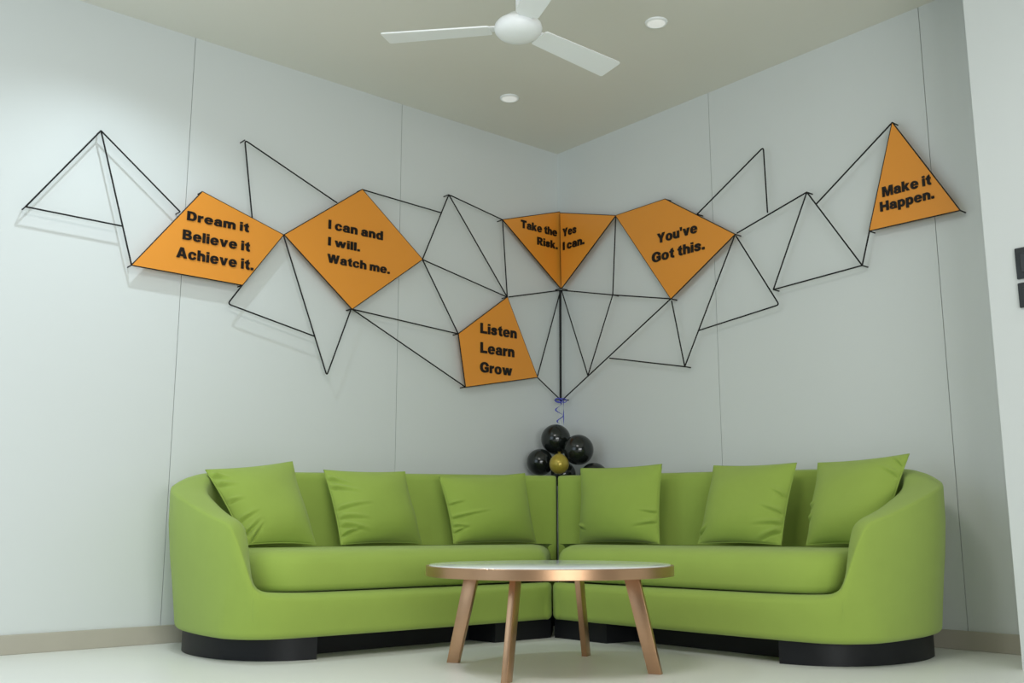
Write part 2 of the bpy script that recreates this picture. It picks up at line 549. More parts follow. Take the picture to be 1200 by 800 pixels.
def pillow(name, label, Q, creases, seed):
    bl, br, tr, tl = [Vector(q) + Vector((-0.012, -0.014, 0.009)) for q in Q]
    rnd = random.Random(seed)
    n_ = (br - bl).cross(tl - bl).normalized()
    view = Vector((-4.29, -4.57, 0.5)) - (bl + tr) / 2      # the front face is the one towards the room
    if n_.dot(view) < 0:
        n_ = -n_
    cen = (bl + br + tr + tl) / 4
    t = thing(name, label, 'cushion', ((bl + br) / 2), 'green scatter cushions')
    G = 84
    bm = bmesh.new()
    ph = [rnd.uniform(0, 6.28) for _ in range(8)]

    def pt(u, v, side):
        # edges bow inward between the pointed corners
        uu = u * (1 - 0.045 * (1 - v * v))
        vv = v * (1 - 0.045 * (1 - u * u))
        a, b = (uu + 1) / 2, (vv + 1) / 2
        base = bl * (1 - a) * (1 - b) + br * a * (1 - b) + tr * a * b + tl * (1 - a) * b
        th = 0.078 * (max(0, 1 - abs(u) ** 2.4) ** 0.62) * (max(0, 1 - abs(v) ** 2.4) ** 0.62) * (1 - 0.18 * v)
        edge = max(abs(u), abs(v))
        if side > 0:
            d = 0.0025 * math.sin(3.1 * u + 2.0 * v + ph[0]) + 0.002 * math.sin(5 * v - 3 * u + ph[1])
            for (cu, cv, ln, deg) in creases:
                ca, sa = math.cos(math.radians(deg)), math.sin(math.radians(deg))
                s = 1 if cu < 0 else -1
                du, dv = (u - cu) * s, (v - cv)
                al, ac = du * ca + dv * sa * s, -du * sa * s + dv * ca
                fall = math.exp(-(max(0, -al) / 0.1) ** 2) * max(0, 1 - max(0, al) / ln)
                d += fall ** 1.3 * (-0.017 * math.exp(-(ac / 0.026) ** 2) + 0.017 * math.exp(-((ac - 0.065) / 0.045) ** 2))
            th += d * min(1, (1 - edge) * 16)
        return base + n_ * (th if side > 0 else -th * 0.42)
    grid = {}
    for side in (1, -1):
        for i in range(G + 1):
            for j in range(G + 1):
                if side == -1 and (i in (0, G) or j in (0, G)):
                    grid[side, i, j] = grid[1, i, j]
                    continue
                u, v = -math.cos(math.pi * i / G), -math.cos(math.pi * j / G)
                u, v = 0.5 * u + 0.5 * (2 * i / G - 1), 0.5 * v + 0.5 * (2 * j / G - 1)
                grid[side, i, j] = bm.verts.new(pt(u, v, side))
        for i in range(G):
            for j in range(G):
                bm.faces.new((grid[side, i, j], grid[side, i + 1, j], grid[side, i + 1, j + 1], grid[side, i, j + 1]))
    obj('cover', bm, M_pillow, t, angle=180)
    bm = bmesh.new()
    loop = [pt(-1 + 2 * k / 20, -1, 1) for k in range(20)] + [pt(1, -1 + 2 * k / 20, 1) for k in range(20)] + \
           [pt(1 - 2 * k / 20, 1, 1) for k in range(20)] + [pt(-1, 1 - 2 * k / 20, 1) for k in range(21)]
    tube(bm, loop, 0.0028, 6)
    obj('seam', bm, M_pillow, t)
    return t


for a in PILLOWS:
    pillow(*a)

# ------------------------------------------------------------------ round coffee table
TX, TY = -1.69, -1.735
tb = thing('coffee_table', 'round coffee table with white stone top and rose gold rim and legs', 'coffee table', (TX, TY, 0))
bm = bmesh.new()
lathe(bm, [(0.0, 0.350), (0.446, 0.350), (0.446, 0.3685), (0.445, 0.3705), (0.442, 0.3715), (0, 0.3715)], 96, (TX, TY, 0))
obj('table_top', bm, M_marble, tb, angle=30)
bm = bmesh.new()
seg = 120
prof = [(0.446, 0.331), (0.456, 0.331), (0.4575, 0.333), (0.4575, 0.366), (0.456, 0.3675), (0.4465, 0.3675)]
rings = [[bm.verts.new((TX + r * math.cos(2 * math.pi * i / seg), TY + r * math.sin(2 * math.pi * i / seg), z)) for r, z in prof] for i in range(seg)]
for i in range(seg):
    a, b = rings[i], rings[(i + 1) % seg]
    for k in range(len(prof)):
        bm.faces.new((a[k], a[(k + 1) % len(prof)], b[(k + 1) % len(prof)], b[k]))
obj('rim', bm, M_copper, tb, angle=30)
bm = bmesh.new()
lathe(bm, [(0, 0.336), (0.447, 0.336), (0.447, 0.3505), (0, 0.3505)], 72, (TX, TY, 0))
obj('under_board', bm, M_copper, tb, angle=30)
for ang in (116, 206, 296, 26):
    d = Vector((math.cos(math.radians(ang)), math.sin(math.radians(ang)), 0))
    n = Vector((-d.y, d.x, 0))
    c0, c1 = Vector((TX, TY, 0)) + d * 0.395, Vector((TX, TY, 0.338)) + d * 0.315
    bm = bmesh.new()
    rings = [[bm.verts.new(c + d * (a * 0.5 * wd) + n * (b * 0.011)) for a, b in ((-1, -1), (1, -1), (1, 1), (-1, 1))] for c, wd in ((c0, 0.048), (c1, 0.056))]
    bridge(bm, rings)
    bevel(bm, 0.0015, 2)
    lg = obj('leg', bm, M_copper, tb, angle=30)
    bm = bmesh.new()
    rings = [[bm.verts.new(c + d * (a * 0.022) + n * (b * 0.010)) for a, b in ((-1, -1), (1, -1), (1, 1), (-1, 1))] for c in (c0 - Vector((0, 0, 0.0)), c0 + Vector((0, 0, 0.003)) - d * 0.0007)]
    bridge(bm, rings)
    pad = obj('foot_pad', bm, M_black, lg)

# ------------------------------------------------------------------ wall art: wire frames and orange signs on stand-off pins
D = 0.05
ROD = 0.0038
def on_wall(side, a, z, d=D):
    return Vector((a, -d, z)) if side == 'L' else Vector((-d, a, z))


FRAMES = [
 ('L', [[(-3.176, 1.86), (-2.889, 2.281)], [(-2.889, 2.281), (-2.5, 1.978)], [(-2.889, 2.281), (-2.71, 1.681)], [(-3.176, 1.86), (-2.761, 1.855)]],
   [(-3.176, 1.86), (-2.889, 2.281), (-2.5, 1.978)]),
 ('L', [[(-2.133, 2.023), (-2.192, 2.416), (-1.654, 2.203)]],
   [(-2.192, 2.416)]),
 ('L', [[(-2.168, 1.673), (-2.238, 1.569), (-1.759, 1.468)], [(-1.959, 1.968), (-1.682, 1.273), (-1.549, 1.641)]],
   [(-2.168, 1.673), (-1.549, 1.641)]),
 ('L', [[(-1.501, 2.311), (-0.971, 2.29)], [(-1.095, 1.99), (-0.915, 2.411), (-0.507, 2.341)], [(-0.915, 2.411), (-0.47, 1.866)], [(-0.507, 2.341), (-0.47, 1.866)], [(-1.095, 1.99), (-0.47, 1.866)], [(-1.095, 1.99), (-0.837, 1.596)], [(-1.544, 1.641), (-0.837, 1.596)], [(-1.544, 1.641), (-0.782, 1.294)]],
   [(-0.915, 2.411), (-0.507, 2.341), (-0.47, 1.866), (-0.837, 1.596), (-0.782, 1.294)]),
 ('L', [[(-0.458, 1.869), (-0.03, 1.976)], [(-0.03, 1.976), (-0.232, 1.403)], [(-0.232, 1.403), (-0.043, 1.283)], [(-0.033, 1.976), (-0.039, 1.272)]],
   [(-0.043, 1.283)]),
 ('R', [[(-0.558, 2.338), (-0.52, 1.859)], [(-0.079, 1.968), (-0.52, 1.859)], [(-0.52, 1.859), (-0.964, 1.758)], [(-0.079, 1.968), (-0.302, 1.402)], [(-0.52, 1.859), (-0.302, 1.402)], [(-0.964, 1.758), (-0.081, 1.279)]],
   [(-0.964, 1.758), (-0.52, 1.859), (-0.081, 1.279)]),
 ('R', [[(-0.484, 1.485), (-1.048, 1.365)], [(-0.969, 1.746), (-1.048, 1.365)], [(-1.048, 1.365), (-1.418, 2.027)], [(-1.154, 1.55), (-1.668, 1.604), (-1.423, 2.017)]],
   [(-1.048, 1.365)]),
 ('R', [[(-1.17, 2.198), (-1.62, 2.452), (-1.626, 2.0955)]],
   [(-1.17, 2.198)]),
 ('R', [[(-1.430, 2.031), (-1.862, 2.144)], [(-1.862, 2.144), (-1.638, 1.687)], [(-1.638, 1.687), (-2.135, 1.713)], [(-1.862, 2.144), (-2.135, 1.713)], [(-1.911, 2.07), (-2.335, 2.36)], [(-2.335, 2.36), (-2.135, 1.713)]],
   [(-1.862, 2.144), (-1.638, 1.687), (-2.135, 1.713)]),
]
SIGNS = [
 ('L', [(-2.71, 1.681), (-2.397, 2.1), (-1.959, 1.968), (-2.168, 1.673)],
   [('Dream it', -2.467, -2.150, 1.943, 0.045), ('Believe it', -2.483, -2.140, 1.846, 0.048), ('Achieve it.', -2.508, -2.117, 1.754, 0.051), ]),
 ('L', [(-1.954, 1.969), (-1.501, 2.311), (-1.095, 1.99), (-1.544, 1.641)],
   [('I can and', -1.704, -1.365, 2.050, 0.049), ('I will.', -1.703, -1.509, 1.960, 0.045), ('Watch me.', -1.704, -1.316, 1.868, 0.046), ]),
 ('L', [(-0.507, 2.341), (-0.032, 2.489), (-0.029, 1.987)],
   [('Take the', -0.363, -0.062, 2.319, 0.051), ('Risk.', -0.230, -0.058, 2.236, 0.050), ]),
 ('R', [(-0.075, 2.472), (-0.558, 2.338), (-0.08, 1.978)],
   [('Yes', -0.102, -0.224, 2.308, 0.052), ('I can.', -0.103, -0.293, 2.220, 0.052), ]),
 ('L', [(-0.47, 1.866), (-0.837, 1.596), (-0.782, 1.294), (-0.232, 1.403)],
   [('Listen', -0.679, -0.401, 1.620, 0.061), ('Learn', -0.678, -0.420, 1.504, 0.063), ('Grow', -0.680, -0.437, 1.391, 0.060), ]),
 ('R', [(-0.558, 2.338), (-0.945, 2.342), (-1.418, 2.027), (-0.966, 1.757)],
   [("You've", -0.882, -1.171, 2.093, 0.056), ('Got this.', -0.839, -1.217, 1.988, 0.057), ]),
 ('R', [(-2.335, 2.36), (-2.616, 1.864), (-2.182, 1.87)],
   [('Make it', -2.264, -2.499, 2.013, 0.048), ('Happen.', -2.248, -2.508, 1.946, 0.046), ]),
]

FRAME_LABELS = [
    'black wire pyramid outline on the left wall, leftmost of all',
    'open black wire triangle standing up between the first two orange signs',
    'black wire zigzag hanging below and between the first two orange signs',
    'black wire net of triangles between the diamond sign and the Take the Risk sign',
    'black wire lines left of the corner, right of the Listen Learn Grow sign',
    'black wire triangles beside the corner on the right wall, above the balloons',
    'black wire triangles hanging below the You\'ve Got this sign on the right wall',
    'open black wire triangle standing up right of the You\'ve Got this sign',
    'black wire kite joined to a tall triangle, left of the Make it Happen sign',
]
SIGN_LABELS = [
    'orange four-sided sign reading Dream it Believe it Achieve it',
    'orange diamond sign reading I can and I will Watch me',
    'orange triangle sign reading Take the Risk, left of the corner',
    'orange triangle sign reading Yes I can, right of the corner',
    'orange four-sided sign reading Listen Learn Grow, lowest of the signs',
    'orange kite-shaped sign reading You\'ve Got this on the right wall',
    'orange triangle sign reading Make it Happen at the far right',
]


def pin(side, q, parent):
    bm = bmesh.new()
    tube(bm, [on_wall(side, q[0], q[1], 0.0), on_wall(side, q[0], q[1], D)], 0.0032, 8)
    obj('wall_pin', bm, M_black, parent)


for (side, rods, pins), lab in zip(FRAMES, FRAME_LABELS):
    t = thing('wire_frame', lab, 'wire frame', on_wall(side, *pins[0], 0.0), 'black wire frames on the walls')
    for r in rods:
        bm = bmesh.new()
        tube(bm, [on_wall(side, *q) for q in r], ROD * (1.9 if r[0][0] == -0.033 else 1.0), 10, 0.018)
        obj('rod', bm, M_black, t)
    for q in pins:
        pin(side, q, t)


# heavy grotesque letters as outlines: width, closed contours (cap height 1)
GLYPHS = {
 'I': (0.28, [[(0.011, 0.004), (0.002, 0.019), (0.003, 0.994), (0.018, 1.003), (0.268, 1.002), (0.277, 0.987), (0.276, 0.012), (0.261, 0.003)]]),
 'l': (0.27, [[(0.011, 0.004), (0.002, 0.019), (0.003, 0.994), (0.018, 1.003), (0.261, 1.002), (0.271, 0.987), (0.269, 0.012), (0.255, 0.003)]]),
 'i': (0.27, [[(0.011, 0.004), (0.002, 0.019), (0.003, 0.731), (0.018, 0.741), (0.261, 0.739), (0.271, 0.725), (0.269, 0.012), (0.255, 0.003)], [(0.011, 0.823), (0.002, 0.838), (0.002, 0.987), (0.007, 1.000), (0.261, 1.002), (0.271, 0.987), (0.271, 0.838), (0.265, 0.825)]]),
 '.': (0.27, [[(0.011, 0.004), (0.002, 0.019), (0.002, 0.237), (0.007, 0.250), (0.261, 0.252), (0.271, 0.237), (0.268, 0.009), (0.255, 0.003)]]),
 "'": (0.24, [[(0.055, 0.625), (0.046, 0.638), (0.002, 0.969), (0.003, 0.994), (0.018, 1.003), (0.186, 1.003), (0.230, 1.002), (0.239, 0.987), (0.194, 0.644), (0.186, 0.627), (0.174, 0.622)]]),
 'D': (0.87, [[(0.011, 0.004), (0.002, 0.019), (0.005, 0.998), (0.018, 1.003), (0.405, 1.003), (0.436, 0.997), (0.505, 0.996), (0.568, 0.982), (0.630, 0.958), (0.693, 0.920), (0.739, 0.881), (0.800, 0.800), (0.831, 0.737), (0.856, 0.656), (0.871, 0.556), (0.871, 0.444), (0.850, 0.319), (0.831, 0.262), (0.807, 0.213), (0.751, 0.131), (0.719, 0.100), (0.642, 0.048), (0.568, 0.018), (0.505, 0.004)], [(0.282, 0.225), (0.443, 0.222), (0.474, 0.230), (0.514, 0.256), (0.538, 0.287), (0.557, 0.325), (0.575, 0.381), (0.583, 0.425), (0.583, 0.569), (0.562, 0.662), (0.527, 0.725), (0.505, 0.751), (0.476, 0.769), (0.449, 0.778), (0.292, 0.778), (0.278, 0.769)]]),
 'B': (0.86, [[(0.011, 0.004), (0.002, 0.019), (0.005, 0.998), (0.018, 1.003), (0.443, 1.003), (0.474, 0.997), (0.542, 0.996), (0.624, 0.976), (0.699, 0.939), (0.758, 0.881), (0.778, 0.844), (0.787, 0.825), (0.801, 0.756), (0.795, 0.675), (0.769, 0.606), (0.712, 0.537), (0.718, 0.527), (0.789, 0.475), (0.818, 0.439), (0.837, 0.406), (0.858, 0.338), (0.858, 0.244), (0.850, 0.206), (0.831, 0.162), (0.799, 0.116), (0.767, 0.086), (0.693, 0.042), (0.624, 0.018), (0.555, 0.004)], [(0.282, 0.206), (0.486, 0.203), (0.536, 0.224), (0.563, 0.256), (0.577, 0.300), (0.569, 0.344), (0.544, 0.381), (0.511, 0.401), (0.474, 0.409), (0.282, 0.406), (0.277, 0.394)], [(0.282, 0.619), (0.455, 0.616), (0.505, 0.636), (0.519, 0.650), (0.533, 0.687), (0.531, 0.737), (0.505, 0.778), (0.468, 0.795), (0.430, 0.803), (0.282, 0.800), (0.277, 0.787)]]),
 'R': (0.92, [[(0.011, 0.004), (0.002, 0.019), (0.002, 0.987), (0.007, 1.000), (0.468, 1.003), (0.499, 0.997), (0.561, 0.996), (0.649, 0.976), (0.693, 0.958), (0.744, 0.925), (0.789, 0.881), (0.813, 0.844), (0.837, 0.787), (0.852, 0.713), (0.845, 0.619), (0.825, 0.556), (0.792, 0.504), (0.749, 0.459), (0.705, 0.429), (0.635, 0.400), (0.628, 0.394), (0.629, 0.381), (0.905, 0.021), (0.905, 0.006), (0.599, 0.006), (0.361, 0.370), (0.349, 0.378), (0.292, 0.378), (0.282, 0.375), (0.277, 0.362), (0.274, 0.009), (0.261, 0.003)], [(0.282, 0.575), (0.486, 0.572), (0.517, 0.581), (0.536, 0.592), (0.563, 0.625), (0.577, 0.675), (0.569, 0.725), (0.544, 0.763), (0.511, 0.782), (0.474, 0.791), (0.282, 0.787), (0.277, 0.775)]]),
 'A': (1, [[(0.011, 0.005), (0.005, 0.012), (0.010, 0.031), (0.343, 0.999), (0.355, 1.003), (0.656, 1.000), (0.664, 0.987), (0.786, 0.628), (0.994, 0.019), (0.990, 0.006), (0.705, 0.004), (0.696, 0.012), (0.646, 0.156), (0.636, 0.169), (0.374, 0.172), (0.359, 0.162), (0.319, 0.050), (0.297, 0.006)], [(0.421, 0.375), (0.568, 0.372), (0.581, 0.381), (0.520, 0.669), (0.505, 0.730), (0.499, 0.734), (0.492, 0.725)]]),
 'T': (0.9, [[(0.318, 0.004), (0.308, 0.019), (0.307, 0.750), (0.292, 0.759), (0.007, 0.763), (0.002, 0.775), (0.003, 0.994), (0.018, 1.003), (0.586, 1.003), (0.896, 1.000), (0.902, 0.987), (0.901, 0.769), (0.886, 0.759), (0.605, 0.759), (0.593, 0.754), (0.588, 0.012), (0.574, 0.003)]]),
 'L': (0.77, [[(0.011, 0.004), (0.002, 0.019), (0.005, 0.998), (0.018, 1.003), (0.261, 1.003), (0.274, 0.998), (0.277, 0.519), (0.280, 0.246), (0.292, 0.241), (0.761, 0.239), (0.771, 0.225), (0.767, 0.009), (0.755, 0.003)]]),
 'H': (0.94, [[(0.011, 0.004), (0.002, 0.019), (0.005, 0.998), (0.018, 1.003), (0.261, 1.003), (0.274, 0.998), (0.277, 0.644), (0.282, 0.631), (0.642, 0.628), (0.653, 0.631), (0.658, 0.644), (0.661, 0.998), (0.674, 1.003), (0.930, 1.002), (0.939, 0.987), (0.936, 0.009), (0.924, 0.003), (0.674, 0.003), (0.661, 0.009), (0.658, 0.362), (0.653, 0.375), (0.292, 0.378), (0.282, 0.375), (0.277, 0.362), (0.274, 0.009), (0.261, 0.003)]]),
 'M': (1.14, [[(0.011, 0.004), (0.002, 0.019), (0.002, 0.987), (0.011, 1.002), (0.355, 1.003), (0.367, 0.999), (0.568, 0.418), (0.574, 0.418), (0.581, 0.431), (0.774, 0.999), (0.786, 1.003), (1.134, 1.000), (1.139, 0.987), (1.139, 0.287), (1.136, 0.009), (1.124, 0.003), (0.905, 0.003), (0.892, 0.009), (0.889, 0.631), (0.886, 0.661), (0.880, 0.659), (0.680, 0.008), (0.667, 0.003), (0.468, 0.004), (0.457, 0.012), (0.448, 0.037), (0.281, 0.600), (0.261, 0.658), (0.255, 0.660), (0.251, 0.012), (0.236, 0.003)]]),
 'Y': (0.98, [[(0.361, 0.004), (0.352, 0.019), (0.350, 0.400), (0.005, 0.994), (0.018, 1.003), (0.316, 1.000), (0.483, 0.675), (0.493, 0.672), (0.499, 0.678), (0.536, 0.753), (0.663, 1.000), (0.961, 1.003), (0.970, 1.000), (0.972, 0.987), (0.629, 0.400), (0.624, 0.009), (0.611, 0.003)]]),
 'W': (1.38, [[(0.268, 0.004), (0.259, 0.012), (0.248, 0.044), (0.004, 0.981), (0.007, 1.000), (0.268, 1.003), (0.280, 0.998), (0.391, 0.500), (0.404, 0.450), (0.410, 0.444), (0.419, 0.456), (0.535, 0.981), (0.549, 1.002), (0.824, 1.003), (0.836, 0.999), (0.844, 0.987), (0.967, 0.444), (0.974, 0.444), (1.002, 0.562), (1.099, 0.994), (1.118, 1.003), (1.361, 1.003), (1.376, 0.994), (1.144, 0.087), (1.118, 0.007), (1.105, 0.003), (0.843, 0.003), (0.830, 0.009), (0.693, 0.577), (0.686, 0.576), (0.679, 0.556), (0.562, 0.050), (0.549, 0.008), (0.536, 0.003)]]),
 'G': (1.02, [[(0.474, -0.020), (0.374, -0.007), (0.249, 0.036), (0.174, 0.085), (0.111, 0.147), (0.085, 0.181), (0.029, 0.294), (0.002, 0.412), (0.002, 0.581), (0.016, 0.662), (0.041, 0.737), (0.072, 0.800), (0.109, 0.850), (0.174, 0.915), (0.261, 0.970), (0.349, 1.001), (0.417, 1.015), (0.555, 1.022), (0.693, 1.001), (0.749, 0.982), (0.824, 0.945), (0.874, 0.909), (0.924, 0.859), (0.975, 0.787), (1.006, 0.719), (1.023, 0.656), (1.005, 0.643), (0.761, 0.600), (0.755, 0.606), (0.732, 0.669), (0.713, 0.700), (0.664, 0.750), (0.646, 0.763), (0.599, 0.782), (0.561, 0.790), (0.505, 0.791), (0.468, 0.784), (0.405, 0.758), (0.347, 0.700), (0.323, 0.656), (0.304, 0.600), (0.296, 0.550), (0.296, 0.450), (0.302, 0.406), (0.335, 0.319), (0.352, 0.294), (0.399, 0.247), (0.461, 0.218), (0.568, 0.203), (0.699, 0.204), (0.714, 0.225), (0.727, 0.312), (0.721, 0.325), (0.568, 0.328), (0.553, 0.338), (0.555, 0.548), (0.568, 0.553), (0.993, 0.552), (1.002, 0.537), (1.001, 0.137), (0.980, 0.117), (0.861, 0.043), (0.824, 0.054), (0.749, 0.018), (0.693, -0.001), (0.624, -0.015), (0.555, -0.022)]]),
 'o': (0.8, [[(0.318, -0.014), (0.236, 0.005), (0.149, 0.049), (0.092, 0.097), (0.054, 0.150), (0.029, 0.200), (0.002, 0.300), (0.002, 0.431), (0.009, 0.475), (0.035, 0.556), (0.074, 0.621), (0.124, 0.671), (0.186, 0.714), (0.249, 0.739), (0.305, 0.753), (0.361, 0.759), (0.436, 0.759), (0.480, 0.753), (0.530, 0.745), (0.624, 0.708), (0.699, 0.652), (0.744, 0.594), (0.775, 0.531), (0.795, 0.456), (0.802, 0.344), (0.789, 0.256), (0.763, 0.181), (0.725, 0.119), (0.674, 0.066), (0.630, 0.036), (0.580, 0.011), (0.511, -0.009), (0.468, -0.016)], [(0.365, 0.169), (0.424, 0.166), (0.468, 0.185), (0.507, 0.231), (0.525, 0.275), (0.533, 0.312), (0.533, 0.419), (0.519, 0.481), (0.486, 0.539), (0.436, 0.570), (0.367, 0.571), (0.327, 0.550), (0.292, 0.506), (0.279, 0.475), (0.265, 0.412), (0.265, 0.331), (0.285, 0.250), (0.318, 0.197)]]),
 'c': (0.76, [[(0.311, -0.014), (0.230, 0.005), (0.186, 0.024), (0.128, 0.062), (0.086, 0.103), (0.060, 0.137), (0.023, 0.213), (0.002, 0.306), (0.002, 0.438), (0.029, 0.544), (0.066, 0.612), (0.105, 0.659), (0.143, 0.689), (0.242, 0.739), (0.355, 0.759), (0.430, 0.759), (0.536, 0.739), (0.618, 0.701), (0.686, 0.647), (0.732, 0.581), (0.769, 0.487), (0.765, 0.475), (0.749, 0.468), (0.605, 0.439), (0.530, 0.422), (0.520, 0.425), (0.500, 0.494), (0.488, 0.519), (0.449, 0.559), (0.424, 0.570), (0.355, 0.570), (0.328, 0.556), (0.297, 0.525), (0.273, 0.475), (0.265, 0.444), (0.258, 0.394), (0.259, 0.344), (0.266, 0.294), (0.284, 0.237), (0.311, 0.197), (0.341, 0.175), (0.367, 0.166), (0.405, 0.166), (0.449, 0.180), (0.481, 0.213), (0.506, 0.262), (0.517, 0.300), (0.524, 0.303), (0.736, 0.257), (0.759, 0.250), (0.764, 0.237), (0.744, 0.181), (0.705, 0.117), (0.649, 0.060), (0.605, 0.030), (0.530, -0.001), (0.468, -0.015)]]),
 'e': (0.8, [[(0.318, -0.014), (0.236, 0.005), (0.147, 0.050), (0.086, 0.104), (0.054, 0.150), (0.029, 0.200), (0.002, 0.300), (0.002, 0.438), (0.016, 0.506), (0.035, 0.556), (0.083, 0.631), (0.155, 0.695), (0.196, 0.719), (0.249, 0.739), (0.361, 0.759), (0.436, 0.759), (0.524, 0.746), (0.586, 0.726), (0.624, 0.708), (0.701, 0.650), (0.751, 0.581), (0.775, 0.531), (0.789, 0.481), (0.802, 0.400), (0.802, 0.344), (0.794, 0.312), (0.786, 0.304), (0.549, 0.303), (0.517, 0.309), (0.286, 0.309), (0.274, 0.304), (0.271, 0.294), (0.279, 0.262), (0.304, 0.213), (0.341, 0.175), (0.374, 0.161), (0.417, 0.160), (0.455, 0.173), (0.480, 0.191), (0.505, 0.226), (0.517, 0.234), (0.693, 0.191), (0.743, 0.197), (0.764, 0.194), (0.763, 0.181), (0.750, 0.156), (0.714, 0.106), (0.669, 0.062), (0.593, 0.017), (0.542, -0.001), (0.474, -0.015)], [(0.276, 0.444), (0.517, 0.442), (0.526, 0.450), (0.525, 0.463), (0.507, 0.512), (0.486, 0.541), (0.461, 0.564), (0.430, 0.578), (0.374, 0.578), (0.349, 0.569), (0.321, 0.550), (0.297, 0.519), (0.273, 0.456)]]),
 'a': (0.76, [[(0.255, -0.014), (0.186, -0.001), (0.136, 0.017), (0.099, 0.036), (0.047, 0.081), (0.016, 0.131), (0.002, 0.181), (0.002, 0.269), (0.016, 0.319), (0.065, 0.387), (0.099, 0.414), (0.149, 0.439), (0.218, 0.460), (0.242, 0.460), (0.268, 0.467), (0.355, 0.466), (0.443, 0.450), (0.452, 0.463), (0.450, 0.512), (0.433, 0.544), (0.399, 0.569), (0.367, 0.578), (0.305, 0.578), (0.280, 0.562), (0.296, 0.494), (0.293, 0.481), (0.286, 0.477), (0.236, 0.478), (0.211, 0.471), (0.043, 0.473), (0.033, 0.487), (0.041, 0.556), (0.059, 0.606), (0.080, 0.639), (0.127, 0.687), (0.155, 0.708), (0.249, 0.745), (0.343, 0.759), (0.417, 0.759), (0.474, 0.753), (0.568, 0.726), (0.630, 0.690), (0.676, 0.644), (0.694, 0.619), (0.719, 0.556), (0.727, 0.506), (0.721, 0.456), (0.721, 0.194), (0.756, 0.019), (0.753, 0.006), (0.455, 0.003), (0.355, -0.016)], [(0.339, 0.131), (0.374, 0.128), (0.411, 0.136), (0.436, 0.147), (0.451, 0.162), (0.458, 0.225), (0.449, 0.274), (0.411, 0.295), (0.380, 0.297), (0.318, 0.295), (0.286, 0.278), (0.260, 0.244), (0.259, 0.194), (0.273, 0.162), (0.299, 0.143)]]),
 'n': (0.74, [[(0.011, 0.004), (0.002, 0.019), (0.002, 0.725), (0.011, 0.739), (0.236, 0.741), (0.336, 0.759), (0.417, 0.759), (0.505, 0.745), (0.561, 0.726), (0.618, 0.695), (0.655, 0.666), (0.688, 0.625), (0.713, 0.581), (0.731, 0.531), (0.739, 0.481), (0.739, 0.244), (0.739, 0.019), (0.734, 0.006), (0.476, 0.006), (0.471, 0.019), (0.471, 0.419), (0.462, 0.456), (0.450, 0.487), (0.424, 0.514), (0.392, 0.528), (0.343, 0.526), (0.318, 0.515), (0.292, 0.489), (0.279, 0.463), (0.271, 0.431), (0.268, 0.009), (0.255, 0.003)]]),
 'h': (0.74, [[(0.011, 0.004), (0.002, 0.019), (0.002, 0.987), (0.007, 1.000), (0.265, 1.000), (0.271, 0.987), (0.274, 0.754), (0.424, 0.759), (0.505, 0.745), (0.599, 0.708), (0.655, 0.666), (0.700, 0.606), (0.731, 0.531), (0.737, 0.494), (0.739, 0.019), (0.734, 0.006), (0.486, 0.003), (0.474, 0.009), (0.469, 0.431), (0.453, 0.481), (0.430, 0.509), (0.399, 0.526), (0.355, 0.528), (0.324, 0.519), (0.296, 0.494), (0.279, 0.463), (0.271, 0.431), (0.268, 0.009), (0.255, 0.003)]]),
 'm': (1.16, [[(0.011, 0.004), (0.002, 0.019), (0.002, 0.725), (0.007, 0.737), (0.199, 0.741), (0.299, 0.759), (0.374, 0.759), (0.468, 0.745), (0.574, 0.704), (0.618, 0.726), (0.680, 0.746), (0.767, 0.759), (0.836, 0.759), (0.892, 0.753), (0.967, 0.732), (1.018, 0.708), (1.061, 0.678), (1.099, 0.639), (1.131, 0.588), (1.158, 0.500), (1.157, 0.012), (1.143, 0.003), (0.930, 0.003), (0.899, 0.004), (0.889, 0.019), (0.889, 0.438), (0.881, 0.469), (0.864, 0.500), (0.843, 0.522), (0.824, 0.528), (0.786, 0.526), (0.759, 0.506), (0.735, 0.456), (0.732, 0.412), (0.703, 0.394), (0.702, 0.019), (0.696, 0.006), (0.443, 0.003), (0.430, 0.009), (0.426, 0.450), (0.413, 0.487), (0.392, 0.515), (0.374, 0.526), (0.336, 0.528), (0.318, 0.522), (0.296, 0.500), (0.279, 0.469), (0.271, 0.438), (0.268, 0.009), (0.255, 0.003)]]),
 'u': (0.74, [[(0.311, -0.020), (0.236, -0.007), (0.143, 0.030), (0.077, 0.081), (0.041, 0.131), (0.023, 0.169), (0.010, 0.206), (0.002, 0.256), (0.003, 0.725), (0.018, 0.734), (0.255, 0.734), (0.268, 0.729), (0.271, 0.319), (0.279, 0.281), (0.299, 0.241), (0.318, 0.224), (0.343, 0.211), (0.392, 0.210), (0.419, 0.219), (0.450, 0.250), (0.470, 0.306), (0.474, 0.729), (0.486, 0.734), (0.734, 0.731), (0.739, 0.719), (0.738, 0.006), (0.724, -0.003), (0.505, -0.003), (0.405, -0.021)]]),
 'r': (0.5, [[(0.011, 0.004), (0.002, 0.019), (0.005, 0.735), (0.018, 0.741), (0.255, 0.741), (0.269, 0.731), (0.271, 0.694), (0.280, 0.687), (0.374, 0.739), (0.443, 0.753), (0.486, 0.759), (0.501, 0.750), (0.501, 0.537), (0.493, 0.525), (0.417, 0.502), (0.349, 0.456), (0.286, 0.453), (0.272, 0.444), (0.268, 0.009), (0.255, 0.003)]]),
